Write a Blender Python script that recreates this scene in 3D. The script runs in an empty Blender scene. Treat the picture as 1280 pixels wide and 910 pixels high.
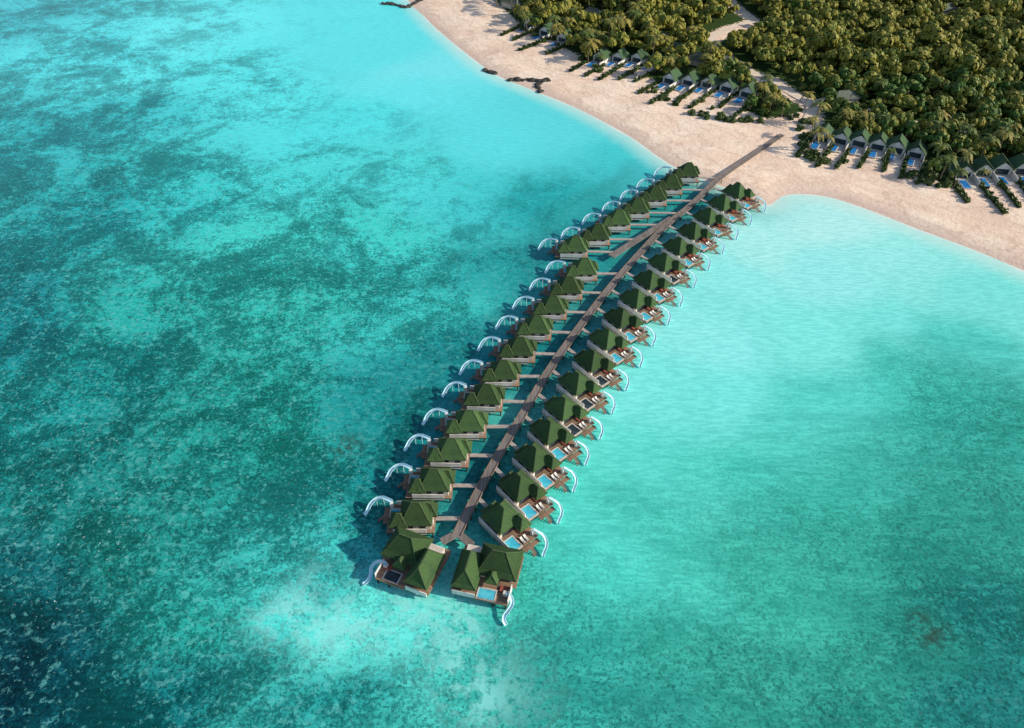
import bpy, math, random
import numpy as np
from mathutils import Vector, Matrix
random.seed(7); rng=np.random.default_rng(7)
scene=bpy.context.scene; COL=scene.collection

# ------------------------------------------------------------------ survey: photo reading -> ground metres
H=170.0; F=900.0; PITCH=math.radians(43.2)
cp,sp=math.cos(PITCH),math.sin(PITCH)
def G(u,v,z=0.0):
    x=(u-640)/F; y=-(v-455)/F
    dx=x; dy=cp+y*sp; dz=-sp+y*cp
    t=(z-H)/dz
    return (dx*t,dy*t)
cam=bpy.data.cameras.new("camera"); co=bpy.data.objects.new("camera",cam); COL.objects.link(co)
co.location=(0,0,H); co.rotation_euler=(math.pi/2-PITCH,0,0)
cam.sensor_width=36; cam.lens=36*F/1280; cam.clip_end=20000; cam.clip_start=1
scene.camera=co
# ------------------------------------------------------------------ light
SUN_EL=28; SUNV=Vector((0.985,-0.17,0)).normalized()
sd_=Vector((SUNV.x*math.cos(math.radians(SUN_EL)),SUNV.y*math.cos(math.radians(SUN_EL)),math.sin(math.radians(SUN_EL))))
L=bpy.data.lights.new("sun","SUN"); L.energy=5.0; L.angle=math.radians(0.6); L.color=(1,0.90,0.74)
lo=bpy.data.objects.new("sun",L); COL.objects.link(lo); lo.rotation_euler=sd_.to_track_quat('Z','Y').to_euler()
w=bpy.data.worlds.new("World"); scene.world=w; w.use_nodes=True
nt=w.node_tree; bg=nt.nodes["Background"]; sky=nt.nodes.new("ShaderNodeTexSky"); sky.sky_type='NISHITA'; sky.sun_disc=False
sky.sun_elevation=math.radians(SUN_EL); sky.sun_rotation=math.atan2(SUNV.x,SUNV.y)
nt.links.new(sky.outputs[0],bg.inputs[0]); bg.inputs[1].default_value=0.15
scene.view_settings.view_transform='Standard'; scene.view_settings.look='None'; scene.view_settings.exposure=0

# ------------------------------------------------------------------ material helpers
class NT:
    def __init__(s,name):
        s.m=bpy.data.materials.new(name); s.m.use_nodes=True; s.t=s.m.node_tree; s.b=s.t.nodes["Principled BSDF"]
    def n(s,typ,**k):
        x=s.t.nodes.new(typ)
        for a,b in k.items(): setattr(x,a,b)
        return x
    def l(s,a,b): s.t.links.new(a,b)
    def coord(s): return s.n("ShaderNodeTexCoord").outputs["Object"]
    def noise(s,sc,det=4,ro=.55,vec=None,dist=0):
        x=s.n("ShaderNodeTexNoise"); x.inputs["Scale"].default_value=sc; x.inputs["Detail"].default_value=det
        x.inputs["Roughness"].default_value=ro; x.inputs["Distortion"].default_value=dist
        s.l(vec if vec is not None else s.coord(),x.inputs["Vector"]); return x.outputs["Fac"]
    def rng(s,v,a,b,c=0,d=1,smooth=True):
        x=s.n("ShaderNodeMapRange"); 
        if smooth: x.interpolation_type='SMOOTHSTEP'
        s.l(v,x.inputs[0])
        for i,q in zip((1,2,3,4),(a,b,c,d)): x.inputs[i].default_value=q
        return x.outputs[0]
    def math(s,op,a,b=None):
        x=s.n("ShaderNodeMath",operation=op)
        for i,q in enumerate((a,b)):
            if q is None: continue
            if isinstance(q,(int,float)): x.inputs[i].default_value=q
            else: s.l(q,x.inputs[i])
        return x.outputs[0]
    def mix(s,f,a,b,mode='MIX'):
        x=s.n("ShaderNodeMix",data_type='RGBA',blend_type=mode)
        for i,q in ((0,f),(6,a),(7,b)):
            if isinstance(q,(int,float)): x.inputs[i].default_value=q
            elif isinstance(q,tuple): x.inputs[i].default_value=(q+(1,))[:4]
            else: s.l(q,x.inputs[i])
        return x.outputs[2]
    def attr(s,nm,out="Fac"):
        x=s.n("ShaderNodeAttribute",attribute_name=nm); return x.outputs[out]
    def bump(s,h,st=.3,d=.1):
        x=s.n("ShaderNodeBump"); x.inputs["Strength"].default_value=st; x.inputs["Distance"].default_value=d
        s.l(h,x.inputs["Height"]); s.l(x.outputs[0],s.b.inputs["Normal"])
    def fin(s,col,ro=.8,spec=.3):
        if isinstance(col,tuple): s.b.inputs["Base Color"].default_value=(col+(1,))[:4]
        else: s.l(col,s.b.inputs["Base Color"])
        s.b.inputs["Roughness"].default_value=ro; s.b.inputs["Specular IOR Level"].default_value=spec
        return s.m
def simple(name,a,b,sc=.8,ro=.8,det=5,obj_rand=0):
    t=NT(name); c=t.mix(t.rng(t.noise(sc,det,.6),.35,.65),a,b)
    if obj_rand:
        r=t.n("ShaderNodeObjectInfo").outputs["Random"]
        hs=t.n("ShaderNodeHueSaturation"); t.l(c,hs.inputs["Color"]); t.l(t.rng(r,0,1,1-obj_rand,1+obj_rand,False),hs.inputs["Value"]); c=hs.outputs[0]
    return t.fin(c,ro)
def plank(name,a,b,axis=0,per=.3):
    t=NT(name); sep=t.n("ShaderNodeSeparateXYZ"); t.l(t.coord(),sep.inputs[0])
    k=t.math('DIVIDE',sep.outputs[axis],per); fl=t.math('FLOOR',k); fr=t.math('FRACT',k)
    wn=t.n("ShaderNodeTexWhiteNoise",noise_dimensions='1D'); t.l(fl,wn.inputs["W"])
    c=t.mix(wn.outputs["Value"],a,b); c=t.mix(t.rng(t.noise(.25,5,.6),.4,.7,0,.45),c,tuple(x*.6 for x in a))
    c=t.mix(t.rng(fr,.86,.95),c,tuple(x*.3 for x in a)); return t.fin(c,.8)
def foliage(name,dark,mid,light,k=.75):
    t=NT(name); g=t.n("ShaderNodeNewGeometry").outputs["Random Per Island"]
    r=t.n("ShaderNodeObjectInfo").outputs["Random"]
    tw=t.n("ShaderNodeNewGeometry").outputs["Position"]
    big=t.noise(.12,4,.75,tw)
    c=t.mix(g,dark,mid)
    c=t.mix(t.rng(t.math('ADD',t.math('MULTIPLY',r,.22),big),.52,.76,0,k),c,light)
    t.fin(c,.6,.3); return t.m
M={}
t=NT("green_shingle"); cc=t.coord(); sep=t.n("ShaderNodeSeparateXYZ"); t.l(cc,sep.inputs[0])
c=t.mix(t.rng(t.noise(3.5,4,.7),.35,.65),(.030,.070,.026),(.064,.118,.038))
c=t.mix(t.rng(t.noise(.35,4,.6),.45,.7,0,.5),c,(.026,.054,.034))
fr=t.math('FRACT',t.math('DIVIDE',sep.outputs[2],.38)); c=t.mix(t.rng(fr,.75,1.0,0,.5),c,(.02,.035,.02))
hs=t.n("ShaderNodeHueSaturation"); t.l(c,hs.inputs["Color"]); t.l(t.rng(t.n("ShaderNodeObjectInfo").outputs["Random"],0,1,.72,1.3,False),hs.inputs["Value"])
M['roof']=t.fin(hs.outputs[0],.85,.15)
M['ridge']=simple("ridge_cap",(.05,.08,.035),(.09,.125,.05),2)
M['roofd']=simple("dark_green_shingle",(.035,.080,.036),(.060,.115,.050),1.5,.85,5,.2)
M['wall']=simple("pale_render",(.56,.48,.41),(.68,.61,.54),.6)
M['white']=simple("white_screen",(.64,.61,.57),(.76,.73,.69),.7)
M['deck']=plank("timber_deck",(.24,.15,.10),(.36,.24,.16),1,.28)
M['jetty']=plank("weathered_planks",(.18,.155,.14),(.27,.235,.215),0,.5)
M['spur']=simple("pale_planks",(.32,.28,.25),(.44,.39,.35),.9)
M['dark']=simple("dark_timber",(.05,.035,.03),(.09,.06,.045),1)
M['brown']=simple("brown_timber",(.18,.12,.085),(.27,.18,.13),1)
M['glass']=simple("dark_glass_and_pool_shade",(.02,.035,.045),(.05,.07,.08),.5,.12)
M['slide']=simple("pale_blue_slide",(.50,.80,.90),(.64,.88,.94),.5,.35)
M['poolw']=simple("pool_water",(.05,.44,.60),(.12,.58,.70),.5,.12)
M['poold']=simple("deep_pool_water",(.015,.16,.46),(.03,.25,.58),.5,.12)
M['stone']=simple("pale_stone",(.50,.46,.41),(.64,.59,.53),1.2)
M['rock']=simple("dark_rock",(.03,.027,.025),(.09,.08,.07),.8)
M['trunk']=simple("bark",(.12,.09,.06),(.22,.17,.12),2)
M['cush']=simple("red_cushion",(.30,.07,.05),(.42,.12,.08),2)
M['leaf']=foliage("broadleaf_foliage",(.026,.072,.010),(.085,.180,.024),(.32,.27,.035),.75)
M['palm']=foliage("palm_frond",(.05,.085,.018),(.12,.16,.03),(.36,.27,.06))
M['hedge']=foliage("hedge_foliage",(.022,.052,.012),(.055,.105,.02),(.09,.12,.025))
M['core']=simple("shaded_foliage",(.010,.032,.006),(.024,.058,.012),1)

# ------------------------------------------------------------------ mesh builder
class MB:
    def __init__(s): s.v=[];s.f=[];s.m=[]
    def add(s,vs,fs,mi=0):
        o=len(s.v); s.v+=[tuple(p) for p in vs]; s.f+=[tuple(o+i for i in f) for f in fs]; s.m+=[mi]*len(fs)
    def box(s,x0,x1,y0,y1,z0,z1,mi=0):
        s.add([(x0,y0,z0),(x1,y0,z0),(x1,y1,z0),(x0,y1,z0),(x0,y0,z1),(x1,y0,z1),(x1,y1,z1),(x0,y1,z1)],
              [(3,2,1,0),(4,5,6,7),(0,1,5,4),(1,2,6,5),(2,3,7,6),(3,0,4,7)],mi)
    def beam(s,p,q,w,h,mi=0):
        p=Vector(p);q=Vector(q); d=(q-p).normalized(); sd=d.cross(Vector((0,0,1)))
        if sd.length<1e-4: sd=Vector((1,0,0))
        sd.normalize(); up=sd.cross(d)
        vs=[]
        for c in (p,q):
            for a,b in ((-1,-1),(1,-1),(1,1),(-1,1)): vs.append(c+sd*a*w/2+up*b*h/2)
        s.add(vs,[(3,2,1,0),(4,5,6,7),(0,1,5,4),(1,2,6,5),(2,3,7,6),(3,0,4,7)],mi)
    def cyl(s,x,y,z0,z1,r0,r1=None,n=8,mi=0):
        r1=r0 if r1 is None else r1
        vs=[(x+r*math.cos(6.2832*i/n),y+r*math.sin(6.2832*i/n),z) for z,r in((z0,r0),(z1,r1)) for i in range(n)]
        s.add(vs,[(i,(i+1)%n,n+(i+1)%n,n+i) for i in range(n)]+[tuple(range(n,2*n)),tuple(range(n-1,-1,-1))],mi)
    def hip(s,x0,x1,y0,y1,z,h,axis='x',flare=.28):
        """hip roof with a broken pitch, fascia and raised hip caps"""
        cx,cy=(x0+x1)/2,(y0+y1)/2; lx,ly=(x1-x0)/2,(y1-y0)/2
        def ring(k,zz):
            if axis=='x': m=min(lx,ly)*.80; rx,ry=max(lx-m,0.0),0
            else: m=min(lx,ly)*.80; rx,ry=0,max(ly-m,0.0)
            ax=lx+(rx-lx)*k; ay=ly+(ry-ly)*k
            return [(cx-ax,cy-ay,zz),(cx+ax,cy-ay,zz),(cx+ax,cy+ay,zz),(cx-ax,cy+ay,zz)]
        r0=ring(0,z-.25); r1=ring(0,z); r2=ring(flare,z+h*flare*.62); r3=ring(.985,z+h)
        vs=r0+r1+r2+r3; fs=[(3,2,1,0),(12,13,14,15)]
        for k in range(3):
            for i in range(4): j=(i+1)%4; fs.append((k*4+i,k*4+j,k*4+4+j,k*4+4+i))
        s.add(vs,fs,0)
        for i in range(4):
            s.beam(Vector(r1[i])+Vector((0,0,.03)),Vector(r2[i])+Vector((0,0,.03)),.22,.12,1); s.beam(Vector(r2[i])+Vector((0,0,.03)),Vector(r3[i])+Vector((0,0,.03)),.22,.12,1)
        a=(Vector(r3[0])+Vector(r3[3 if axis=='x' else 1]))/2; b=(Vector(r3[1 if axis=='x' else 3])+Vector(r3[2]))/2
        s.beam(a+Vector((0,0,.08)),b+Vector((0,0,.08)),.35,.18,1)
    def mesh(s,name,mats,mirror=False):
        vs=s.v; fs=s.f
        if mirror: vs=[(x,-y,z) for x,y,z in vs]; fs=[tuple(reversed(f)) for f in fs]
        me=bpy.data.meshes.new(name); me.from_pydata(vs,[],fs); 
        for m in mats: me.materials.append(m)
        me.polygons.foreach_set("material_index",s.m); me.update(); return me
def slide_mesh(path,name,mirror,wd=1.0):
    b=MB(); P=[Vector(p) for p in path]; pts=[]
    n=len(P)
    for i in range(n-1):
        p0=P[max(i-1,0)];p1=P[i];p2=P[i+1];p3=P[min(i+2,n-1)]
        for k in range(6):
            u=k/6; pts.append(.5*((2*p1)+(p2-p0)*u+(2*p0-5*p1+4*p2-p3)*u*u+(3*p1-p0-3*p2+p3)*u**3))
    pts.append(P[-1]); prof=[(-.46,.30),(-.40,.34),(-.32,.1),(0,0),(.32,.1),(.40,.34),(.46,.30),(.38,-.02),(0,-.12),(-.38,-.02)]
    vs=[];m=len(prof)
    for i,p in enumerate(pts):
        d=(pts[min(i+1,len(pts)-1)]-pts[max(i-1,0)]); d.z=0; d.normalize(); sd=Vector((d.y,-d.x,0))
        for a,z in prof: vs.append(p+sd*a*wd+Vector((0,0,z)))
    fs=[(i*m+j,i*m+(j+1)%m,(i+1)*m+(j+1)%m,(i+1)*m+j) for i in range(len(pts)-1) for j in range(m)]
    b.add(vs,fs,0)
    for p in pts[4:-5:7]: b.cyl(p.x,p.y,-.6,p.z-.1,.09,mi=0)
    return b.mesh(name,[M['slide']],mirror)

def smooth_line(pts,k=8):
    P=[Vector(p).to_2d() for p in pts]; out=[]; n=len(P)
    for i in range(n-1):
        p0=P[max(i-1,0)];p1=P[i];p2=P[i+1];p3=P[min(i+2,n-1)]
        for j in range(k):
            u=j/k; out.append(.5*((2*p1)+(p2-p0)*u+(2*p0-5*p1+4*p2-p3)*u*u+(3*p1-p0-3*p2+p3)*u**3))
    out.append(P[-1]); return out

# ------------------------------------------------------------------ object helpers
def place(name,data,loc=(0,0,0),rot=0,parent=None,sc=None,**props):
    o=bpy.data.objects.new(name,data); COL.objects.link(o); o.location=loc
    o.rotation_euler=(0,0,rot) if not isinstance(rot,tuple) else rot
    if sc: o.scale=sc if isinstance(sc,tuple) else (sc,)*3
    if parent: o.parent=parent
    for k,v in props.items(): o[k]=v
    return o
def assembly(name,parts,loc,rot,sc=None,**props):
    """parts: list of (name, mesh, localloc, [subparts])"""
    e=bpy.data.objects.new(name,None); e.empty_display_size=1; COL.objects.link(e); e.location=loc; e.rotation_euler=(0,0,rot)
    if sc: e.scale=(sc,)*3 if not isinstance(sc,tuple) else sc
    for k,v in props.items(): e[k]=v
    for p in parts:
        o=place(p[0],p[1],p[2],parent=e)
        for q in (p[3] if len(p)>3 else []): place(q[0],q[1],q[2],parent=o)
    return e

# ------------------------------------------------------------------ coast
coast_px=[(430,-60),(470,-25),(512,2),(545,35),(585,68),(620,93),(665,112),(705,128),(745,147),(790,172),(822,195),(850,212),(885,226),(930,243),(958,256),(985,243),(1030,245),(1080,260),(1150,287),(1220,313),(1280,338),(1400,385),(1600,450)]
coast=smooth_line([G(u,v) for u,v in coast_px],6)
CA=np.array([tuple(p) for p in coast])
poly=np.vstack([CA,[(2500,CA[-1][1]),(2500,3500),(CA[0][0]-350,3500)]])
def inpoly(x,y,pl):
    r=np.zeros(x.shape,bool); n=len(pl); j=n-1
    for i in range(n):
        xi,yi=pl[i]; xj,yj=pl[j]
        c=((yi>y)!=(yj>y))&(x<(xj-xi)*(y-yi)/((yj-yi)+1e-12)+xi); r^=c; j=i
    return r
def dseg(x,y,pl):
    d=np.full(x.shape,1e9)
    for i in range(len(pl)-1):
        ax,ay=pl[i];bx,by=pl[i+1]; vx,vy=bx-ax,by-ay; tt=np.clip(((x-ax)*vx+(y-ay)*vy)/(vx*vx+vy*vy+1e-9),0,1)
        d=np.minimum(d,np.hypot(x-ax-tt*vx,y-ay-tt*vy))
    return d
def sdf(x,y):
    x=np.asarray(x,float);y=np.asarray(y,float)
    d=dseg(x,y,CA); return np.where(inpoly(x,y,poly),d,-d)
def hgt(sd): return np.where(sd>0,2.4*(1-np.exp(-np.maximum(sd,0)/20)),np.maximum(sd*.08,-2.5))
def gz(x,y): return float(hgt(sdf(np.array([x]),np.array([y])))[0])

veg_px=[(560,-60),(600,-20),(622,8),(650,36),(690,56),(722,74),(742,90),(775,96),(815,104),(825,124),(870,130),(920,142),(958,154),(992,150),(1002,152),(1004,192),(1020,203),(1060,200),(1110,209),(1145,216),(1160,230),(1190,242),(1210,232),(1240,236),(1280,244),(1400,274),(1600,334)]
VA=np.array([G(u,v) for u,v in veg_px]); vpoly=np.vstack([VA,[(2500,VA[-1][1]),(2500,3500),(VA[0][0],3500)]])
paths_px=[[(1000,165),(1012,150),(1010,135),(985,120),(965,105),(935,95),(905,75),(885,58),(905,42),(938,30),(915,10),(895,-20)],[(1010,135),(1040,128),(1075,140),(1150,160),(1230,175),(1330,190)]]
paths=[smooth_line([G(*p) for p in q],6) for q in paths_px]
PA=[np.array([tuple(p) for p in q]) for q in paths]

def grid_mesh(name,xs,ys,zf):
    X,Y=np.meshgrid(xs,ys); X=X.ravel();Y=Y.ravel(); Z=zf(X,Y)
    nx,ny=len(xs),len(ys); co=np.stack([X,Y,Z],1).astype(np.float32)
    i,j=np.meshgrid(np.arange(nx-1),np.arange(ny-1)); a=(j*nx+i).ravel()
    F4=np.stack([a,a+1,a+nx+1,a+nx],1).astype(np.int32)
    return np_mesh(name,co,F4),X,Y
def np_mesh(name,co,F4):
    me=bpy.data.meshes.new(name); me.vertices.add(len(co)); me.vertices.foreach_set("co",np.ascontiguousarray(co,dtype=np.float32).ravel())
    me.loops.add(F4.size); me.loops.foreach_set("vertex_index",np.ascontiguousarray(F4,dtype=np.int32).ravel())
    me.polygons.add(len(F4)); me.polygons.foreach_set("loop_start",np.arange(0,F4.size,4,dtype=np.int32))
    me.update(calc_edges=True); me.validate(); return me
def fattr(me,name,arr):
    a=me.attributes.new(name,'FLOAT','POINT'); a.data.foreach_set("value",np.asarray(arr,np.float32))

# ---- beach villa sites (needed by the ground for garden plots)
bv=[]
for u,v in [(1030,168),(1053,171),(1076,174),(1099,178),(1122,182),(1146,188)]: bv.append((u,v,(-.50,-.87)))
for u,v in [(1203,212),(1228,210),(1251,208),(1276,208)]: bv.append((u,v,(-.10,-1)))
for u,v in [(840,97),(863,99),(887,102),(911,107),(936,114)]: bv.append((u,v,(-.62,-.78)))
for u,v in [(752,70),(775,70),(799,71),(823,74)]: bv.append((u,v,(-.62,-.78)))
for u,v in [(664,28),(684,38),(706,46)]: bv.append((u,v,(-.62,-.78)))
sites=[]; plots=[]
for u,v,d in bv:
    x,y=G(u,v,5); d=Vector(d).normalized(); sites.append((x,y,d)); plots.append((x+d.x*6,y+d.y*6,x+d.x*18,y+d.y*18))

# ------------------------------------------------------------------ ground (island)
xs=np.concatenate([np.linspace(-520,-62,20),np.arange(-60,430,2.0),np.linspace(432,2400,30)])
ys=np.concatenate([np.arange(225,640,2.0),np.linspace(642,3400,30)])
def gzf(x,y):
    s=sdf(x,y); return hgt(s)+np.where(s>6,.22*np.sin(x*.13+1.3*np.sin(y*.07))*np.sin(y*.11),0)
me,X,Y=grid_mesh("ground",xs,ys,gzf); S=sdf(X,Y)
fattr(me,"coast",np.clip(S,-20,80)); vs=dseg(X,Y,VA); vin=inpoly(X,Y,vpoly); vsd=np.where(vin,vs,-vs)
pl=np.full(len(X),99.)
for a,b_,c_,d_ in plots: pl=np.minimum(pl,dseg(X,Y,[(a,b_),(c_,d_)]))
vsd=np.minimum(vsd,(pl-4.6))
jr=dseg(X,Y,[G(940,194),G(978,168),G(1008,150)]); vsd=np.minimum(vsd,jr-5)
pth=np.minimum(dseg(X,Y,PA[0]),dseg(X,Y,PA[0]+np.array([0,-5]))); vsd=np.minimum(vsd,pth-4)
fattr(me,"veg",np.clip(vsd,-20,20)); 
t=NT("sand_and_undergrowth"); cst=t.attr("coast"); vg=t.attr("veg")
n1=t.noise(.05,6,.6); n2=t.noise(.5,6,.65); n3=t.noise(2.2,3,.6)
sand=t.mix(t.rng(n1,.35,.65),(.86,.65,.50),(.95,.78,.62)); sand=t.mix(t.rng(n2,.40,.70,0,.42),sand,(.62,.44,.33))
sand=t.mix(t.rng(n3,.58,.70,0,.38),sand,(.48,.335,.245))
cn=t.math('ADD',cst,t.math('MULTIPLY',n1,8.0))
sand=t.mix(t.rng(cn,4.2,15,.75,0),sand,(.60,.455,.385))
tl=t.math('SINE',t.math('ADD',t.math('MULTIPLY',cst,.9),t.math('MULTIPLY',n1,14))); sand=t.mix(t.rng(tl,.7,1,0,.22),sand,(.55,.39,.30))
tl2=t.math('SINE',t.math('ADD',t.math('MULTIPLY',cst,.35),t.math('MULTIPLY',n1,22))); sand=t.mix(t.rng(tl2,.80,1,0,.36),sand,(.52,.37,.28))
tl3=t.noise(.02,6,.7); sand=t.mix(t.rng(tl3,.50,.62,0,.32),sand,(.64,.45,.35))
vg2=t.math('ADD',vg,t.math('MULTIPLY',t.math('SUBTRACT',n2,.5),14))
under=t.mix(t.rng(n3,.4,.6),(.018,.042,.010),(.05,.09,.02))
t.bump(n2,.6,.6)
me.materials.append(t.fin(t.mix(t.rng(vg2,-.5,1.5),sand,under),.95,.1))
place("ground",me,kind="structure",label="pale pink sand beach rising to dark undergrowth",category="beach")

tpath=simple("sandy_track",(.66,.54,.42),(.78,.65,.52),.4)
for q,wd in zip(paths,(6.2,2.6)):
    P=[]; 
    for i in range(len(q)-1):
        for k in range(4): P.append(q[i].lerp(q[i+1],k/4))
    b=MB(); vs_=[];
    for i,p in enumerate(P):
        d=(P[min(i+1,len(P)-1)]-P[max(i-1,0)]).normalized(); s_=Vector((d.y,-d.x))
        zz=gz(p.x,p.y)+.3
        for a in(-1,1): vs_.append((p.x+s_.x*a*wd/2,p.y+s_.y*a*wd/2,zz))
    b.add(vs_,[(2*i,2*i+1,2*i+3,2*i+2) for i in range(len(P)-1)],0)
    place("path",b.mesh("path",[tpath]),kind="structure",label="pale sandy track winding through dense woodland",category="path")

# ------------------------------------------------------------------ water
def lin(c): 
    c=np.array(c)/255.0; return np.where(c<=.04045,c/12.92,((c+.055)/1.055)**2.4)
ctrl=[(30,20,52,184,194,.8),(120,60,68,209,216,.75),(250,40,92,228,232,.5),(400,30,90,225,230,.2),(470,60,92,225,229,.1),(300,110,76,217,220,.6),(150,150,42,180,186,.95),(40,160,30,166,172,1),(200,90,78,218,222,.65),
(430,150,74,215,219,.4),(520,120,100,226,231,.15),(560,90,118,230,234,.05),(600,160,92,220,224,.1),(690,160,92,216,220,.1),(770,200,62,198,200,.2),(790,195,70,204,210,.1),(620,250,60,193,195,.45),(700,250,34,168,170,.4),(100,260,26,156,159,1),(40,380,18,130,135,1),
(220,230,44,183,183,.9),(300,300,54,190,182,.8),(380,240,64,203,202,.6),(200,380,32,158,151,1),(100,480,22,136,134,1),(450,300,54,190,184,.75),(520,230,70,205,205,.5),(520,380,52,184,178,.7),(350,400,42,170,160,1),
(350,520,34,156,145,1),(620,340,30,148,150,.5),(560,430,26,141,144,.6),(500,520,22,137,138,.6),(450,580,18,128,130,.7),(420,640,30,150,145,.9),(230,560,30,144,136,1),(60,600,22,124,121,1),(150,680,28,133,126,1),(20,520,22,140,139,1),
(30,760,14,96,102,1),(40,880,6,54,70,1),(130,850,9,79,91,1),(250,860,16,110,114,1),(280,740,32,149,140,1),(350,715,70,208,203,.8),(380,800,30,142,137,1),(430,760,98,228,219,.5),(480,800,92,220,211,.55),(530,850,72,200,189,.7),(580,900,62,184,174,.8),(440,880,32,145,143,1),(540,790,76,206,195,.6),
(430,700,58,196,192,.6),(640,800,62,188,173,.6),(650,880,46,158,148,.7),(700,720,74,204,189,.4),(720,650,88,218,203,.25),(740,560,98,227,216,.12),(800,500,128,235,227,.06),(850,420,146,238,232,.04),(930,340,148,238,232,.04),(900,480,122,231,223,.1),(960,290,178,242,236,.02),
(1020,270,185,242,236,.02),(1050,330,152,236,231,.04),(1120,320,158,237,230,.03),(1200,350,150,233,225,.05),(1260,375,124,225,215,.1),(1130,400,122,226,217,.12),(1000,400,132,233,224,.08),(1220,440,80,200,188,.35),(1000,480,88,208,196,.3),(1080,470,72,195,181,.4),(1150,510,54,173,158,.55),(1240,560,46,158,144,.6),
(820,580,102,222,209,.15),(880,580,88,212,197,.3),(960,560,72,196,180,.4),(1050,600,56,172,156,.5),(840,680,74,198,181,.4),(950,700,61,178,160,.5),(1100,700,52,163,147,.55),(1220,700,44,150,136,.6),(1160,800,41,144,131,.65),(1020,800,52,161,145,.6),(900,820,52,159,144,.6),(780,800,58,174,158,.55),(800,890,44,146,137,.65),(1000,890,40,142,131,.65),(1200,890,28,122,119,.75),(1270,830,30,128,123,.75),
(860,260,44,168,170,.1),(650,460,20,134,142,.35),(590,580,18,122,130,.35),(740,340,28,148,152,.3),(800,280,30,150,153,.2)]
CP=np.array([G(c[0],c[1]) for c in ctrl]); CC=np.array([lin(c[2:5]) for c in ctrl]); CR=np.array([c[5] for c in ctrl])
xs=np.concatenate([-np.geomspace(9000,455,26),np.arange(-450,430,2.5),np.geomspace(435,9000,26)])
ys=np.concatenate([np.linspace(-6000,25,24),np.arange(30,640,2.5),np.geomspace(645,12000,24)])
me,X,Y=grid_mesh("water",xs,ys,lambda x,y:x*0)
num=np.zeros((len(X),4)); den=np.zeros(len(X))
XW=X+9*np.sin(Y*.05+X*.02)+4*np.sin(X*.13-Y*.06); YW=Y+9*np.sin(X*.045-Y*.015)+4*np.sin(Y*.12+X*.05)
for (px,py),c,r in zip(CP,CC,CR):
    s0=6+.015*py; wt=1/((XW-px)**2+(YW-py)**2+s0*s0)**2.0
    num[:,:3]+=wt[:,None]*c; num[:,3]+=wt*r; den+=wt
num/=den[:,None]; S=sdf(X,Y)
def blobs(L):
    r=np.zeros(len(X))
    for u,v,rad in L:
        x,y=G(u,v); r=np.maximum(r,np.exp(-((X-x)**2+(Y-y)**2)/rad**2))
    return r
def lines(L,wd,x=None,y=None):
    r=np.zeros(len(X)); x=XW if x is None else x; y=YW if y is None else y
    for q in L: r=np.maximum(r,np.exp(-(dseg(x,y,[G(*p) for p in q])/wd)**2))
    return r
# weed bed left of the villas; under-villa shade painted into the water between rows
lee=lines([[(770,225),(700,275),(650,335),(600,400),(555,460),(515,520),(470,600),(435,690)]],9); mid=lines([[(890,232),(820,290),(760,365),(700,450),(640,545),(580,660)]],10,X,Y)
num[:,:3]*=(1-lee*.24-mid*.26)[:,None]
num[:,3]=np.clip(np.maximum(num[:,3],mid*.6),0,1)
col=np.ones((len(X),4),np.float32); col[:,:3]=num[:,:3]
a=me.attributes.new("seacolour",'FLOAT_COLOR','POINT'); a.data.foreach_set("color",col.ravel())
fattr(me,"reef",num[:,3]); fattr(me,"shore",np.clip(-S,-5,60))
side=np.clip((((X+15)*.91-(Y-112)*.415)+18)/40,0,1); side=side*side*(3-2*side)
fattr(me,"patchy",.64-.44*side); fattr(me,"windward",side)
fattr(me,"pale",lines([[(345,715),(400,745),(450,770),(520,820),(575,880),(620,905)]],6.5))
fattr(me,"coral",blobs([(435,556,4.5),(1150,775,2.5),(1162,800,3),(1175,790,2)]))
fattr(me,"fleck",np.clip(lines([[(0,480),(60,660),(110,745)],[(20,640),(110,640)],[(390,580),(392,592)]],16),0,1))
t=NT("lagoon_water"); oc=t.coord(); cc=t.attr("seacolour","Color"); reef=t.attr("reef"); shore=t.attr("shore"); ptc=t.attr("patchy"); wwd=t.attr("windward")
A=t.noise(.026,7,.70,oc,.6)
B=t.noise(.10,8,.70,oc,.5); C=t.noise(.32,7,.72,oc,.3); D=t.noise(1.05,5,.72,oc)
dr=t.math('ADD',t.math('MULTIPLY',t.math('SUBTRACT',A,.5),ptc),t.math('MULTIPLY',t.math('SUBTRACT',reef,.65),.10))
fB=t.math('MULTIPLY',t.rng(t.math('ADD',B,dr),.49,.56),t.rng(reef,.0,.8))
fC=t.math('MULTIPLY',t.rng(t.math('ADD',C,dr),.505,.545),t.rng(reef,.05,.85))
fD=t.math('MULTIPLY',t.rng(t.math('ADD',D,t.math('ADD',dr,t.math('MULTIPLY',t.math('SUBTRACT',B,.5),t.math('MULTIPLY',ptc,.6)))),.515,.550),t.rng(reef,.02,.75))
lite=t.mix(1.0,cc,(1.80,1.46,1.42),'MULTIPLY'); c=t.mix(reef,cc,lite)
c=t.mix(t.math('MULTIPLY',fB,t.math('MULTIPLY',ptc,.52)),c,t.mix(1.0,cc,(.28,.42,.43),'MULTIPLY'))
c=t.mix(t.math('MULTIPLY',fC,.54),c,t.mix(1.0,cc,(.18,.30,.30),'MULTIPLY'))
c=t.mix(t.math('MULTIPLY',fD,.66),c,t.mix(1.0,cc,(.08,.17,.17),'MULTIPLY'))
fE=t.math('MULTIPLY',t.math('MULTIPLY',t.rng(t.math('SUBTRACT',t.noise(.48,6,.74,oc,.3),t.math('MULTIPLY',dr,.45)),.540,.575,0,.65),reef),t.rng(wwd,0,1,1,.45))
c=t.mix(fE,c,t.mix(.5,cc,(.23,.74,.68)))
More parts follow.
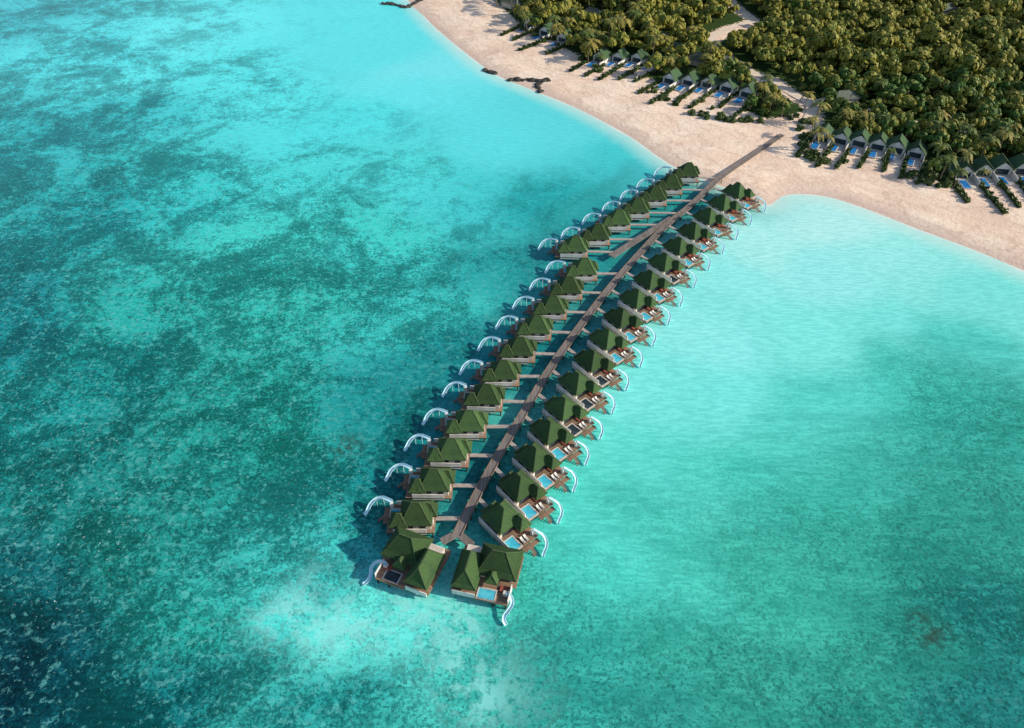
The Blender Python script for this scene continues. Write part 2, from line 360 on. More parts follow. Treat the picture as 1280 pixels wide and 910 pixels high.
mp=t.n("ShaderNodeMapping"); mp.inputs["Rotation"].default_value=(0,0,.6); mp.inputs["Scale"].default_value=(.35,1.6,1); t.l(oc,mp.inputs[0])
rip=t.noise(.55,6,.75,mp.outputs[0]); c=t.mix(t.math('MULTIPLY',t.rng(rip,.45,.55,.0,.40),t.rng(wwd,0,1,.8,1.15)),c,t.mix(1.0,cc,(.48,.70,.70),'MULTIPLY'))
mp2=t.n("ShaderNodeMapping"); mp2.inputs["Rotation"].default_value=(0,0,.75); mp2.inputs["Scale"].default_value=(.25,1.2,1); t.l(oc,mp2.inputs[0])
str_=t.noise(.10,7,.72,mp2.outputs[0],.4); c=t.mix(t.math('MULTIPLY',t.rng(str_,.47,.58,0,.34),t.math('MULTIPLY',wwd,t.rng(reef,.05,.4))),c,t.mix(1.0,cc,(.42,.62,.62),'MULTIPLY'))
pa=t.math('MULTIPLY',t.attr("pale"),t.rng(t.math('ADD',t.math('MULTIPLY',B,.5),t.math('MULTIPLY',C,.5)),.45,.54)); c=t.mix(t.math('MULTIPLY',pa,.70),c,(.30,.84,.78))
cor=t.math('MULTIPLY',t.attr("coral"),t.rng(C,.42,.52)); c=t.mix(t.math('MULTIPLY',cor,.85),c,(.03,.06,.045))
fl=t.math('MULTIPLY',t.rng(t.noise(1.0,4,.7,oc),.645,.68),t.attr("fleck")); c=t.mix(fl,c,(.75,.86,.86))
sh2=t.math('ADD',shore,t.math('MULTIPLY',B,5)); c=t.mix(t.rng(sh2,2.0,17,.72,0),c,(.58,.78,.70))
c=t.mix(t.rng(sh2,2.2,4.5,.7,0),c,(.82,.79,.72))
t.bump(rip,.3,.5)
t.fin(c,.28,.22); t.b.inputs["IOR"].default_value=1.33
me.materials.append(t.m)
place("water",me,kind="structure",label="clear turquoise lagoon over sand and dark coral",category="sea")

# ------------------------------------------------------------------ overwater villas
def add_pool(b,bw,x0,x1,y0,y1,z,r=.35):
    b.box(x0,x1,y0,y0+r,z-.6,z+.18);b.box(x0,x1,y1-r,y1,z-.6,z+.18);b.box(x0,x0+r,y0+r,y1-r,z-.6,z+.18);b.box(x1-r,x1,y0+r,y1-r,z-.6,z+.18)
    bw.add([(x0+r,y0+r,z+.1),(x1-r,y0+r,z+.1),(x1-r,y1-r,z+.1),(x0+r,y1-r,z+.1)],[(0,1,2,3)])
def rail(b,p,q,z,n):
    p=Vector(p+(z,));q=Vector(q+(z,))
    b.beam(p+Vector((0,0,.95)),q+Vector((0,0,.95)),.1,.08)
    b.beam(p+Vector((0,0,.5)),q+Vector((0,0,.5)),.05,.05)
    for i in range(n+1):
        r=p.lerp(q,i/n); b.beam(r,r+Vector((0,0,.95)),.09,.09)
DZ=2.5
def villa_parts(mir,painted_pool_shade=False):
    P=[]; E=8.8 if not mir else 7.6
    b=MB(); b.box(-5.6,E,-4.75,4.75,DZ-.35,DZ,0); b.box(E,E+1.4,-1.2,4.2,DZ-1.0,DZ-.7,0)
    P.append(("deck",b.mesh("deck",[M['deck']],mir),(0,0,0)))
    b=MB(); b.box(-4.6,3.0,-3.9,3.9,DZ,5.2,0); b.box(-5.2,-4.6,-2.6,-1.2,DZ,4.7,0)
    P.append(("wall",b.mesh("wall",[M['wall']],mir),(0,0,0)))
    for y in(-4.72,4.48):
        b=MB(); b.box(-5.2 if not mir else -3.4,(7.4 if y<0 else 4.6) if not mir else 5.6,y,y+.24,DZ-.9,4.4 if not mir else 4.1,0); P.append(("privacy_wall",b.mesh("privacy_wall",[M['white']],mir),(0,0,0)))
    b=MB()
    if not mir: b.hip(-4.9,3.4,-4.3,4.3,5.15,4.6,'x'); b.hip(1.4,6.2,.5,4.7,4.85,2.6,'x',.3); b.hip(-6.4,-1.6,-3.2,2.2,4.7,2.9,'x',.3)
    else: b.hip(-5.0,4.0,-4.3,4.3,5.15,4.6,'x'); b.hip(1.5,6.6,-4.7,.6,4.8,2.8,'x',.3); b.hip(-6.2,-1.8,-1.0,3.8,4.7,2.6,'x',.3)
    P.append(("roof",b.mesh("roof",[M['roof'],M['ridge']],mir),(0,0,0)))
    b=MB(); b.box(3.0,3.06,-3.2,2.8,DZ+.02,4.8); P.append(("door",b.mesh("door",[M['glass']],mir),(0,0,0)))
    for x in(-3.2,.2):
        b=MB(); b.box(x,x+1.6,-3.96,-3.9,3.3,4.6); P.append(("window",b.mesh("window",[M['glass']],mir),(0,0,0)))
    b=MB(); bw=MB(); add_pool(b,bw,*((4.2,8.7,-4.4,-.7) if not mir else (4.4,7.4,.2,3.2)),DZ)
    P.append(("pool",b.mesh("pool",[M['stone']],mir),(0,0,0),[("pool_water",bw.mesh("pool_water",[M['glass' if painted_pool_shade else 'poolw']],mir),(0,0,0))]))  # dark variant paints the villa's shadow into the pool water colour
    b=MB(); rail(b,(E-.1,-.3),(E-.1,2.2),DZ,3); P.append(("railing",b.mesh("railing",[M['brown']],mir),(0,0,0)))
    if not mir: b=MB(); b.box(3.4,5.4,1.2,3.4,DZ,DZ+.45); P.append(("daybed",b.mesh("daybed",[M['cush']],mir),(0,0,0)))
    if mir: path=[(6.8,4.0,4.6),(8.2,4.9,4.4),(9.8,5.8,4.0),(11.6,5.8,3.3),(13.1,4.7,2.4),(13.9,3.2,1.5),(14.6,2.2,.8)]
    else: path=[(7.6,4.0,4.5),(8.9,4.7,4.0),(10.2,5.3,3.2),(11.6,5.1,2.3),(12.6,4.2,1.5),(13.1,3.0,.8),(13.6,2.1,.4)]
    P.append(("slide",slide_mesh(path,"slide",mir,1.25 if mir else .9),(0,0,0)))
    o=0 if not mir else -.6
    b=MB(); b.box(7.1+o,8.0+o,3.3,4.3,DZ,4.4); P.append(("slide_tower",b.mesh("slide_tower",[M['white']],mir),(0,0,0)))
    b=MB(); 
    for i in range(6): b.box(E+1.4+i*.3,E+1.7+i*.3,.4,1.6,1.55-i*.3,1.63-i*.3)
    P.append(("stair",b.mesh("stair",[M['brown']],mir),(0,0,0)))
    b=MB(); b.cyl(0,0,-2,DZ-.35,.22); st=b.mesh("stilt",[M['dark']])
    for x in(-5,1,7.2):
        for y in(-4.2,4.2): P.append(("stilt",st,(x,y,0)))
    return P
VR=villa_parts(False); VRD=villa_parts(False,True); VL=villa_parts(True)
right=[(630,645),(651,606),(670,570),(688,537),(706,508),(723,477),(742,449),(760,422),(778,396),(797,372),(814,349),(832,327),(850,307),(868,288),(887,270),(905,253),(923,238)]
left=[(518,638),(541,596),(563,558),(585,523),(607,490),(628,460),(649,431),(670,404),(690,379),(710,355),(729,332),(718,304),(746,289),(772,271),(796,256),(818,241),(838,227),(859,212)]
jet_px=[(571,668),(590,630),(620,574),(655,515),(690,457),(733,397),(770,350),(800,316),(833,281),(865,255),(900,222),(940,194),(978,168)]
jet=smooth_line([G(u,v,2.6) for u,v in jet_px],4)
br=[Vector(G(u,v,2.6)) for u,v in [(764,320),(800,297),(840,272)]]
def hit(p,d,line):
    best=None
    for i in range(len(line)-1):
        a=line[i];e=line[i+1]-a; den=d.x*e.y-d.y*e.x
        if abs(den)<1e-6: continue
        r=a-p; tt=(r.x*e.y-r.y*e.x)/den; uu=(r.x*d.y-r.y*d.x)/den
        if 0<=uu<=1 and tt>0 and (best is None or tt<best): best=tt
    return best
spurs=[]
lounger=MB(); lounger.box(-1,.5,-.35,.35,.25,.38); lounger.add([(.5,-.35,.25),(.5,.35,.25),(1.1,.35,.75),(1.1,-.35,.75),(.5,-.35,.38),(.5,.35,.38),(1.05,.35,.85),(1.05,-.35,.85)],[(0,1,2,3),(7,6,5,4),(0,4,5,1),(2,6,7,3),(1,5,6,2),(0,3,7,4)])
for x in(-.9,.4):
    for y in(-.3,.22): lounger.box(x,x+.08,y,y+.08,0,.25)
LM=lounger.mesh("sun_lounger",[M['white']])
def put_villa(u,v,dirv,parts,label,jl):
    x,y=G(u,v,6.2); d=Vector(dirv).normalized(); rot=math.atan2(d.y,d.x)+random.uniform(-.035,.035); d=Vector((math.cos(rot),math.sin(rot)))
    assembly("overwater_villa",parts,(x,y,0),rot,label=label,category="villa",group="overwater villas along the jetty")
    s=Vector((x,y))-d*5.6; tt=min([h for h in [hit(s,-d,l) for l in jl] if h] or [6])
    tt=min(tt,14); spurs.append((s,s-d*(tt-1.0)))
    return x,y,rot
for i,(u,v) in enumerate(right):
    dk=i in(4,5,6,11)
    x,y,r=put_villa(u,v,(.66,-.75),VRD if dk else VR,"green-roofed villa on stilts with %s plunge pool and slide"%("shaded" if dk else "blue"),[jet])
    if i<14:
        for k,(lx,ly) in enumerate(((7.5,.3),(7.5,1.5))):
            c_,s_=math.cos(r),math.sin(r); place("sun_lounger",LM,(x+c_*lx-s_*ly,y+s_*lx+c_*ly,DZ),r+math.pi,label="white sun lounger on a villa's timber deck",category="lounger",group="sun loungers on villa decks")
for i,(u,v) in enumerate(left):
    put_villa(u,v,(-1,.03),VL,"green hip-roofed villa on stilts with pale blue curved slide",[jet,br])

# end villas -----------------------------------------------------------------
def end_villa(mir):
    P=[]
    b=MB(); b.box(.3,16.4,-13.2,-3.6,DZ-.35,DZ); b.box(.3,6.8,-17.6,-13.2,DZ-.35,DZ); b.box(6.8,15.2,-18.4,-13.2,DZ-.37,DZ-.02)
    P.append(("deck",b.mesh("deck",[M['deck']],mir),(0,0,0)))
    b=MB(); b.box(1.6,6.2,-16.4,-5,DZ,5.2); b.box(6.2,15,-12,-5,DZ,5.2); P.append(("wall",b.mesh("wall",[M['wall']],mir),(0,0,0)))
    b=MB(); b.hip(5.4,16.4,-13.0,-3.6,5.15,4.8,'x'); P.append(("main_roof",b.mesh("roof",[M['roof'],M['ridge']],mir),(0,0,0)))
    b=MB(); b.hip(.4,7.1,-17.6,-6.6,5.0,4.2,'y'); P.append(("wing_roof",b.mesh("roof",[M['roof'],M['ridge']],mir),(0,0,0)))
    b=MB(); b.hip(8.4,12.0,-14.8,-11.0,4.9,2.0,'y'); P.append(("porch_roof",b.mesh("roof",[M['roof'],M['ridge']],mir),(0,0,0)))
    b=MB(); b.box(8,14.4,-12.06,-12,DZ+.02,4.8); P.append(("door",b.mesh("door",[M['glass']],mir),(0,0,0)))
    b=MB(); b.box(6.2,6.26,-15.9,-13.4,DZ+.3,4.7); P.append(("window",b.mesh("window",[M['glass']],mir),(0,0,0)))
    b=MB(); b.box(2.4,5.4,-16.46,-16.4,DZ+.3,4.7); P.append(("window",b.mesh("window",[M['glass']],mir),(0,0,0)))
    b=MB(); bw=MB(); add_pool(b,bw,*( (9.0,13.6,-18.0,-14.6) if mir else (7.0,12.0,-18.3,-14.9)),DZ)
    P.append(("pool",b.mesh("pool",[M['stone']],mir),(0,0,0),[("pool_water",bw.mesh("pool_water",[M['glass' if mir else 'poolw']],mir),(0,0,0))]))  # mirrored villa: wing shadow painted as dark pool water
    b=MB(); b.box(15.2,15.4,-18.0,-13.2,DZ-.8,4.0); P.append(("privacy_wall",b.mesh("privacy_wall",[M['white']],mir),(0,0,0)))
    b=MB(); b.box(.7,6.7,-17.9,-17.66,DZ-.8,3.5); P.append(("privacy_wall",b.mesh("privacy_wall",[M['white']],mir),(0,0,0)))
    b=MB(); rail(b,(6.9,-18.35),(14,-18.35),DZ-.02,7); P.append(("railing",b.mesh("railing",[M['brown']],mir),(0,0,0)))
    b=MB(); b.box(12.5,14.6,-15.2,-13.5,DZ,DZ+.45); P.append(("daybed",b.mesh("daybed",[M['cush']],mir),(0,0,0)))
    path=[(14.2,-14.2,3.6),(15.8,-13.9,3.2),(17.2,-14.4,2.6),(17.8,-15.8,1.9),(17.2,-17.4,1.3),(17.2,-19.0,.8),(18.0,-20.2,.4)] if mir else [(14.6,-15.6,3.6),(15.8,-16.4,3.1),(16.4,-17.7,2.5),(15.9,-19.2,1.8),(15.2,-20.4,1.2),(15.2,-21.6,.7),(15.9,-22.4,.4)]
    P.append(("slide",slide_mesh(path,"slide",mir,1.1),(0,0,0)))
    b=MB(); b.box(13.6,14.7,-16.1 if not mir else -14.9,-15.0 if not mir else -13.8,DZ,3.5); P.append(("slide_tower",b.mesh("slide_tower",[M['white']],mir),(0,0,0)))
    b=MB(); b.cyl(0,0,-2,DZ-.4,.25); st=b.mesh("stilt",[M['dark']])
    for x in(1.5,6.5,11.5,14.8):
        for y in(-17 if x<7 else -18,-12,-5.2): P.append(("stilt",st,(x,y if not mir else -y,0)))
    return P
ox,oy=G(571,668,2.6); 
assembly("large_overwater_villa",end_villa(False),(ox+3.0,oy+.6,0),math.radians(-13),label="large L-shaped green-roofed villa with bright pool and slide",category="villa",group="large villas at the jetty end")
assembly("large_overwater_villa",end_villa(True),(ox+.6,oy-1.8,0),math.radians(-22)+math.pi,label="large L-shaped green-roofed villa with shaded pool and slide",category="villa",group="large villas at the jetty end")

# jetty ------------------------------------------------------------------------
e=bpy.data.objects.new("jetty",None); COL.objects.link(e); e["label"]="long weathered timber jetty between two rows of villas"; e["category"]="jetty"
def strip(line,wd,z0,z1,mats,kerb=True):
    b=MB(); vs=[]; n=len(line); 
    for i,p in enumerate(line):
        d=(line[min(i+1,n-1)]-line[max(i-1,0)]).normalized(); s_=Vector((d.y,-d.x))
        for a,z in((-1,z0),(1,z0),(1,z1),(-1,z1)): vs.append((p.x+s_.x*a*wd/2,p.y+s_.y*a*wd/2,z))
    fs=[(3,2,1,0)[::-1],(4*n-4,4*n-3,4*n-2,4*n-1)]
    for i in range(n-1):
        for j in range(4): k=(j+1)%4; fs.append((4*i+j,4*i+k,4*i+4+k,4*i+4+j))
    b.add(vs,fs,0)
    if kerb:
        for a in(-1,1):
            for i in range(n-1):
                d=(line[i+1]-line[i]).normalized(); s_=Vector((d.y,-d.x))*a*(wd/2-.1)
                b.beam((line[i].x+s_.x,line[i].y+s_.y,z1+.1),(line[i+1].x+s_.x,line[i+1].y+s_.y,z1+.1),.18,.2,1)
    return b.mesh("walkway",mats)
place("walkway",strip(jet,2.6,DZ-.3,DZ+.1,[M['jetty'],M['brown']]),parent=e)
place("side_walkway",strip(br,3.0,DZ-.3,DZ+.06,[M['jetty'],M['brown']],False),parent=e)
for q,zz in (((ox-4.0,oy-2.2),.05),((ox+4.2,oy-3.2),.04)):
    place("side_walkway",strip([Vector((ox+.2,oy+.6)),Vector(q)],2.2,DZ-.3,DZ+zz,[M['jetty'],M['brown']],False),parent=e)
for a,c_ in spurs:
    place("side_walkway",strip([a,c_],1.3,DZ-.25,DZ+.03,[M['spur']],False),parent=e)
b=MB(); b.cyl(0,0,-2,DZ-.3,.2); pm=b.mesh("pile",[M['dark']])
cnt=0
for i in range(0,len(jet)-6,1):
    d=(jet[i+1]-jet[i]).normalized(); s_=Vector((d.y,-d.x))*1.1
    if gz(jet[i].x,jet[i].y)<.3 and cnt<96:
        for a in(-1,1): place("pile",pm,(jet[i].x+s_.x*a,jet[i].y+s_.y*a,0),parent=e); cnt+=1

# ------------------------------------------------------------------ vegetation templates
def leaf_quads(pts,nrm,size,rg,flat=.6):
    n=len(pts); r=rg.normal(size=(n,3)); nn=nrm*flat+r*(1-flat)*.6; nn/=np.linalg.norm(nn,axis=1)[:,None]
    t1=np.cross(nn,rg.normal(size=(n,3))); t1/=np.linalg.norm(t1,axis=1)[:,None]; t2=np.cross(nn,t1)
    s=(size*(.6+.8*rg.random(n)))[:,None]
    return np.stack([pts-t1*s-t2*s*.6,pts+t1*s*.8-t2*s*.8,pts+t1*s+t2*s*.6,pts-t1*s*.7+t2*s],1)
def crown(seed,n=420,R=3.9,hh=3.0,size=.62):
    rg=np.random.default_rng(seed); K=10
    cs=[(0,0,hh*.55)];rs=[R*.48]
    for k in range(K-1):
        a=6.283*k/(K-1)*1.0+rg.uniform(-.5,.5); rr=R*rg.uniform(.36,.76); cs.append((rr*math.cos(a),rr*math.sin(a),hh*rg.uniform(.0,.75))); rs.append(R*(.20+.19*rg.random()))
    cs=np.array(cs);rs=np.array(rs); pr=rs**2/np.sum(rs**2); idx=rg.choice(K,n,p=pr)
    d=rg.normal(size=(n,3)); d[:,2]=np.abs(d[:,2])*.95-.2; d/=np.linalg.norm(d,axis=1)[:,None]
    pts=cs[idx]+d*(rs[idx]*(.92+.18*rg.random(n)))[:,None]*np.array([1,1,.95])
    q=leaf_quads(pts,d,size,rg,.84)
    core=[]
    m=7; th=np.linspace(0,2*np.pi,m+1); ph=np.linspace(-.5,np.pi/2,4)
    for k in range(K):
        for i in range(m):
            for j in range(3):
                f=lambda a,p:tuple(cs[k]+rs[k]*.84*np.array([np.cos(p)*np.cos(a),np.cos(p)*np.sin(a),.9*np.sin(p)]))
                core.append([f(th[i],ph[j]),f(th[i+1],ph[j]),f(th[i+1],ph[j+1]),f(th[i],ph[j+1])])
    return q,np.array(core)
def quads_mesh(name,q,core,mats):
    allq=np.concatenate([q,core]) if core is not None else q
    co=allq.reshape(-1,3); F4=np.arange(len(co)).reshape(-1,4)
    me=bpy.data.meshes.new(name); me.vertices.add(len(co)); me.vertices.foreach_set("co",np.ascontiguousarray(co,dtype=np.float32).ravel())
    me.loops.add(F4.size); me.loops.foreach_set("vertex_index",F4.astype(np.int32).ravel())
    me.polygons.add(len(F4)); me.polygons.foreach_set("loop_start",np.arange(0,F4.size,4,dtype=np.int32)); 
    for m in mats: me.materials.append(m)
    if core is not None:
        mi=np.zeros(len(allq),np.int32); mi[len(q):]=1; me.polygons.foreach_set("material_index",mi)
    me.update(calc_edges=True); return me
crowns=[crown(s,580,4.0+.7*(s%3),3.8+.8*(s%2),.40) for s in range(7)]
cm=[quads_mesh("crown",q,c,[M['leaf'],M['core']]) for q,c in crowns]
b=MB(); b.cyl(0,0,-5.0,-1.5,.35,.26); b.beam((0,0,-2.2),(1.6,.6,.6),.2,.2); b.beam((0,0,-1.9),(-1.4,.9,.6),.2,.2); b.beam((0,0,-1.8),(.2,-1.6,.7),.18,.18); b.cyl(0,0,-1.5,1.0,.26,.12)
tm=b.mesh("trunk",[M['trunk']])
def palm_meshes(seed):
    rg=random.Random(seed); hp=9.5+rg.random()*2.5; lx=rg.uniform(-1.8,1.8)
    b=MB(); n=7;pr=[];
    for i in range(8):
        k=i/7; r=.26-.12*k; pr.append([(lx*k*k+r*math.cos(6.283*j/n),r*math.sin(6.283*j/n),hp*k) for j in range(n)])
    vs=[p for r in pr for p in r]; b.add(vs,[(i*n+j,i*n+(j+1)%n,(i+1)*n+(j+1)%n,(i+1)*n+j) for i in range(7) for j in range(n)])
    tr=b.mesh("trunk",[M['trunk']])
    b=MB()
    for f in range(16):
        a=6.283*f/16+rg.uniform(-.2,.2); el=rg.uniform(-.1,1.0); Ln=rg.uniform(3.6,4.8); c0=Vector((lx,0,hp)); d=Vector((math.cos(a),math.sin(a),0)); sdv=Vector((-d.y,d.x,0))
        prev=None
        for s in range(8):
            k=s/7; p=c0+d*(Ln*k*math.cos(el*.6*(1-k)))+Vector((0,0,Ln*(math.sin(el)*k-1.15*k*k*.8))); wd=.75*math.sin(math.pi*min(k*.9+.12,1))+.08
            if prev is not None:
                q,wq=prev
                for sg in(-1,1):
                    b.add([q,q.lerp(p,.75),q.lerp(p,.95)+sdv*sg*wd+Vector((0,0,-.35*wd))+d*.3,q.lerp(p,.2)+sdv*sg*wq+Vector((0,0,-.35*wq))+d*.3],[(0,1,2,3)])
            prev=(p,wd)
    return tr,b.mesh("crown",[M['palm']])
palms=[palm_meshes(s) for s in range(5)]
def hedge_mesh(Ln,wd=1.5,hh=1.5,seed=1):
    rg=np.random.default_rng(seed); n=int(Ln*26)
    sx=rg.random(n)*Ln; amp=.7+.3*np.sin(sx*1.7+seed)+.2*np.sin(sx*4.1)
    p=np.stack([sx,(rg.random(n)-.5)*wd*(.8+.4*amp),.2+rg.random(n)*hh*amp],1); nr=np.tile([0,0,1.0],(n,1))
    b=MB(); b.box(.3,Ln-.3,-wd*.3,wd*.3,0,hh*.55); c=np.array([[b.v[i] for i in f] for f in b.f])
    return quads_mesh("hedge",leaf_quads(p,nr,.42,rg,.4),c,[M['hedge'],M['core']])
HM=[hedge_mesh(23,2.0,1.7,s) for s in range(4)]

# ------------------------------------------------------------------ beach villas
def beach_villa(poolmat):
    P=[]
    b=MB(); b.box(-4,3,-3.9,3.9,-.5,3.0); b.add([(3,-3.9,3.0),(3,3.9,3.0),(3,0,5.6)],[(0,1,2)]); b.add([(-4,-3.9,3.0),(-4,3.9,3.0),(-4,0,5.6)],[(2,1,0)])
    P.append(("wall",b.mesh("wall",[M['white']]),(0,0,0)))
    b=MB(); 
    for s in(-1,1):
        vs=[(-5,s*4.9,2.7),(5.0,s*4.9,2.7),(3.0,0,6.8),(-4,0,6.8),(-5,s*4.9,2.45),(5.0,s*4.9,2.45),(3.0,0,6.55),(-4,0,6.55)]
        fs=[(0,1,2,3),(7,6,5,4),(0,4,5,1),(1,5,6,2),(3,7,4,0)]
        b.add(vs,fs if s<0 else [tuple(reversed(f)) for f in fs],0)
    b.beam((-4,0,6.85),(3.0,0,6.85),.4,.2,1)
    P.append(("roof",b.mesh("roof",[M['roofd'],M['ridge']]),(0,0,0)))
    b=MB(); b.box(3.0,3.06,-2.8,2.8,.1,2.6); P.append(("door",b.mesh("door",[M['glass']]),(0,0,0)))
    b=MB(); b.box(3.06,12.4,-3.9,2.8,-.6,.12); P.append(("terrace",b.mesh("terrace",[M['stone']]),(0,0,0)))
    b=MB(); bw=MB(); add_pool(b,bw,5.6,13.2,-3.2,.6,.15,.25); P.append(("pool",b.mesh("pool",[M['stone']]),(0,0,0),[("pool_water",bw.mesh("pool_water",[poolmat]),(0,0,0))]))
    b=MB(); b.box(-4,10,4.2,4.45,-.5,2.1); P.append(("garden_wall",b.mesh("garden_wall",[M['white']]),(0,0,0)))
    return P
BV=beach_villa(M['poold'])
sh=[quads_mesh("shrub",crown(20+s,170,1.5,1.2,.30)[0],None,[M['hedge']]) for s in range(3)]
def shrub(x,y,s): place("shrub",sh[random.randrange(3)],(x,y,gz(x,y)+.1),random.uniform(0,6),sc=s,label="low green coastal shrub growing from the sand",category="shrub",group="shrubs at the sand edge")
def palm(x,y,s):
    k=random.randrange(5)
    assembly("palm_tree",[("trunk",palms[k][0],(0,0,0)),("crown",palms[k][1],(0,0,0))],(x,y,gz(x,y)-.1),random.uniform(0,6.28),sc=s,label="tall coconut palm with sunlit golden-green fronds",category="palm tree",group="coconut palms behind the beach")
clear=[]
for i,(x,y,d) in enumerate(sites):
    r=math.atan2(d.y,d.x)+random.uniform(-.06,.06); z=gz(x,y)+.2
    assembly("beach_villa",BV,(x,y,z),r,sc=random.uniform(.96,1.06),label="dark green gabled beach villa with deep blue pool terrace",category="villa",group="beach villas facing the sand")
    clear.append((x,y,6.2)); clear.append((x+d.x*8,y+d.y*8,7.0)); clear.append((x+d.x*16,y+d.y*16,6.5)); clear.append((x+d.x*22,y+d.y*22,5.5))
    sx,sy=-d.y,d.x
    k=random.uniform(4,6); hx,hy=x+sx*5.7+d.x*k,y+sy*5.7+d.y*k
    place("hedge",HM[i%4],(hx,hy,gz(hx,hy)-.1),r+random.uniform(-.05,.05),sc=(random.uniform(.85,1.3),random.uniform(.8,1.1),1),label="narrow green hedge running seaward between beach villas",category="hedge",group="hedges between the beach villas")
    k=random.uniform(8,28); shrub(x+sx*5.7+d.x*k+random.uniform(-1.2,1.2),y+sy*5.7+d.y*k+random.uniform(-1.2,1.2),random.uniform(.8,1.4))
    if i%3==0: palm(x+sx*5.6+d.x*random.uniform(6,16),y+sy*5.6+d.y*random.uniform(6,16),random.uniform(.6,.85))
    if i in(0,6,10,15,19):
        hx,hy=x-sx*5.8+d.x*3,y-sy*5.8+d.y*3
        place("hedge",HM[(i+1)%4],(hx,hy,gz(hx,hy)-.1),r,label="narrow green hedge running seaward between beach villas",category="hedge",group="hedges between the beach villas")
# buildings tucked in the woodland
b=MB(); b.box(-7,7,-3.5,3.5,-.5,3.4); wm=b.mesh("wall",[M['wall']]); b=MB(); b.hip(-8,8,-4.5,4.5,3.5,3.2,'x'); grey=simple("grey_shingle",(.08,.10,.08),(.14,.16,.13),1.5); rm=b.mesh("roof",[grey,grey])
for u,v,r in [(1055,122,.2),(846,62,-.6),(872,74,-.6),(1182,12,.3),(742,18,-.7),(770,28,-.7),(825,48,-.6),(640,4,-.7)]:
    x,y=G(u,v,5); assembly("lodge",[("wall",wm,(0,0,0)),("roof",rm,(0,0,0))],(x,y,gz(x,y)),r,label="low grey-roofed lodge half hidden among trees",category="building",group="lodges among the trees")
    clear.append((x,y-2,7.5)); clear.append((x-2,y-9,5.0))
clear=np.array(clear)

# ------------------------------------------------------------------ trees
step=6.4; gx=np.arange(-60,520,step); gy=np.arange(260,700,step); TX,TY=np.meshgrid(gx,gy); TX=TX.ravel()+rng.uniform(-3.0,3.0,TX.size); TY=TY.ravel()+rng.uniform(-3.0,3.0,TY.size)
dv=dseg(TX,TY,VA); ok=inpoly(TX,TY,vpoly)&(dv>1.5)
P0=PA[0]; pd=np.minimum(dseg(TX,TY,P0),np.minimum(dseg(TX,TY+6,P0),np.minimum(dseg(TX,TY+12,P0)+.5,dseg(TX,TY+18,P0)+2.0)))
ok&=(pd>7.0)&(dseg(TX,TY,PA[1])>4.2)&(dseg(TX,TY,[G(940,194),G(978,168),G(1008,150)])>7)
for x,y,r in clear: ok&=np.hypot(TX-x,TY-y)>r
ok&=rng.random(len(TX))>.05
depth=TY*cp+(H)*sp; uu=640+F*TX/depth; vv=455-F*((TY*sp)+(-H)*cp)/depth
ok&=(uu>520)&(uu<1360)&(vv>-60)
TX,TY,depth,dv=TX[ok],TY[ok],depth[ok],dv[ok]
o=np.argsort(depth); TX,TY,dv=TX[o],TY[o],dv[o]
TZ=hgt(sdf(TX,TY)); print("trees",len(TX))
edge=np.clip(dv/22,0,1)
N=min(300,len(TX))
for i in range(N):
    s=random.choice([.5,.65,.8,1.1])*random.uniform(.9,1.1)*(.72+.45*edge[i]); k=random.randrange(7)
    assembly("broadleaf_tree",[("trunk",tm,(0,0,0)),("crown",cm[k],(0,0,0))],(TX[i],TY[i],TZ[i]+3.6*s),random.uniform(0,6.28),sc=(s,s,s*random.uniform(.9,1.4)),label="dense rounded green broadleaf tree in coastal woodland",category="tree",group="woodland trees behind the beach")
qs=[];cs_=[]
for i in range(N,len(TX)):
    s=rng.choice([.55,.7,.9,1.15,1.55],p=[.22,.24,.24,.18,.12])*rng.uniform(.9,1.1)*(.75+.3*edge[i]); a=rng.uniform(0,6.28); k=rng.integers(0,7); ca,sa=math.cos(a)*s,math.sin(a)*s
    R=np.array([[ca,-sa,0],[sa,ca,0],[0,0,s*rng.uniform(.9,1.4)]]); T=np.array([TX[i],TY[i],TZ[i]+3.6*s+rng.uniform(-.5,2.6)])
    qq=(crowns[k][0][:440]); cen=qq.mean(1,keepdims=True); qq=(qq-cen)*1.12+cen
    qs.append(qq@R.T+T); cs_.append(crowns[k][1]@R.T+T)
place("woodland",quads_mesh("woodland",np.concatenate(qs),np.concatenate(cs_),[M['leaf'],M['core']]),kind="stuff",label="dense green and golden woodland canopy on the island",category="woodland")

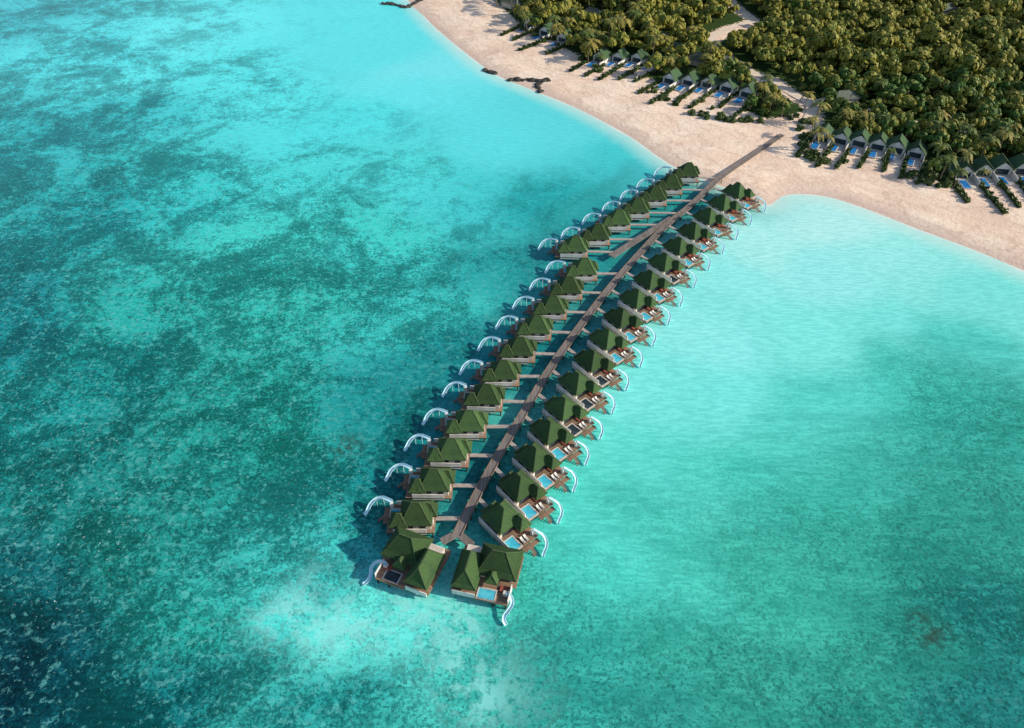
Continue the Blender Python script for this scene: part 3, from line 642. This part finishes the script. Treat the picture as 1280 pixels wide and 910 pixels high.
# palms along the edge
pp=[(618,2),(632,-2),(640,6),(652,22),(660,34),(645,14),(668,14),(678,24),(690,40),(696,52),(712,42),(720,30),(728,58),(735,52),(745,60),(735,70),(760,50),(772,44),(782,52),(815,72),(825,60),(828,88),(845,84),(872,86),(900,92),(925,98),(955,125),(962,138),(950,108),(975,140),(1000,132),(1020,152),(1008,170),(1014,185),(1060,158),(1095,125),(1088,160),(1130,168),(1165,180),(1170,200),(1172,215),(1185,210),(1185,228),(1215,196),(1240,192),(1265,192),(1160,160),(700,20),(670,2),(690,10),(710,8),(730,8),(755,15),(790,40),(805,45),(860,55),(1200,180),(1245,170),(790,30),(880,78),(1075,158)]
for u,v in pp:
    x,y=G(u,v+12); x+=random.uniform(-2,2); y+=random.uniform(-3,3); palm(x,y,random.uniform(.9,1.25) if v>80 else random.uniform(1.1,1.45))
ss=[(728,78),(700,62),(815,118),(825,128),(835,134),(880,152),(895,155),(908,156),(925,157),(940,156),(952,152),(1002,160),(1004,172),(1006,182),(1010,192),(1165,228),(1178,236),(1188,242),(1155,222),(1140,222),(870,148),(985,152),(660,44),(675,52),(1012,200),(1150,232),(745,92),(1170,225),(1182,230),(1160,216),(1008,198),(1022,204)]
for u,v in ss:
    for k in range(3):
        x,y=G(u,v); shrub(x+random.uniform(-4,4),y+random.uniform(-4,4),random.uniform(.8,1.9))

# ------------------------------------------------------------------ rocks
def rock(seed):
    import bmesh
    bm=bmesh.new(); bmesh.ops.create_icosphere(bm,subdivisions=2,radius=1); rg=random.Random(seed)
    ax=[Vector((rg.gauss(0,1),rg.gauss(0,1),rg.gauss(0,1))).normalized() for _ in range(7)]
    for v in bm.verts:
        for a in ax:
            d=v.co.dot(a)
            if d>.62: v.co-=a*(d-.62)
        v.co*=1+rg.uniform(-.05,.05)
    me=bpy.data.meshes.new("rock"); bm.to_mesh(me); bm.free(); me.materials.append(M['rock']); return me
RM=[rock(s) for s in range(5)]
rp=[]
for line,n,s0 in (([(480,5),(495,6),(508,10),(515,6),(528,0)],26,2.0),([(606,88),(619,92)],7,1.9),([(640,100),(655,101),(670,103),(686,103)],16,1.9),([(672,104),(676,116)],6,1.7)):
    for k in range(n):
        f=k/(n-1)*(len(line)-1); i=min(int(f),len(line)-2); f-=i
        rp.append((line[i][0]+(line[i+1][0]-line[i][0])*f,line[i][1]+(line[i+1][1]-line[i][1])*f,s0*random.uniform(.7,1.35)))
for u,v,s in rp:
    x,y=G(u,v); x+=random.uniform(-1,1); y+=random.uniform(-1,1)
    place("rock",RM[random.randrange(5)],(x,y,max(.2,gz(x,y))),random.uniform(0,6),sc=(s*1.2,s,s*.6),label="dark weathered rock at the shallow water's edge",category="rock",group="rocks along the shoreline")
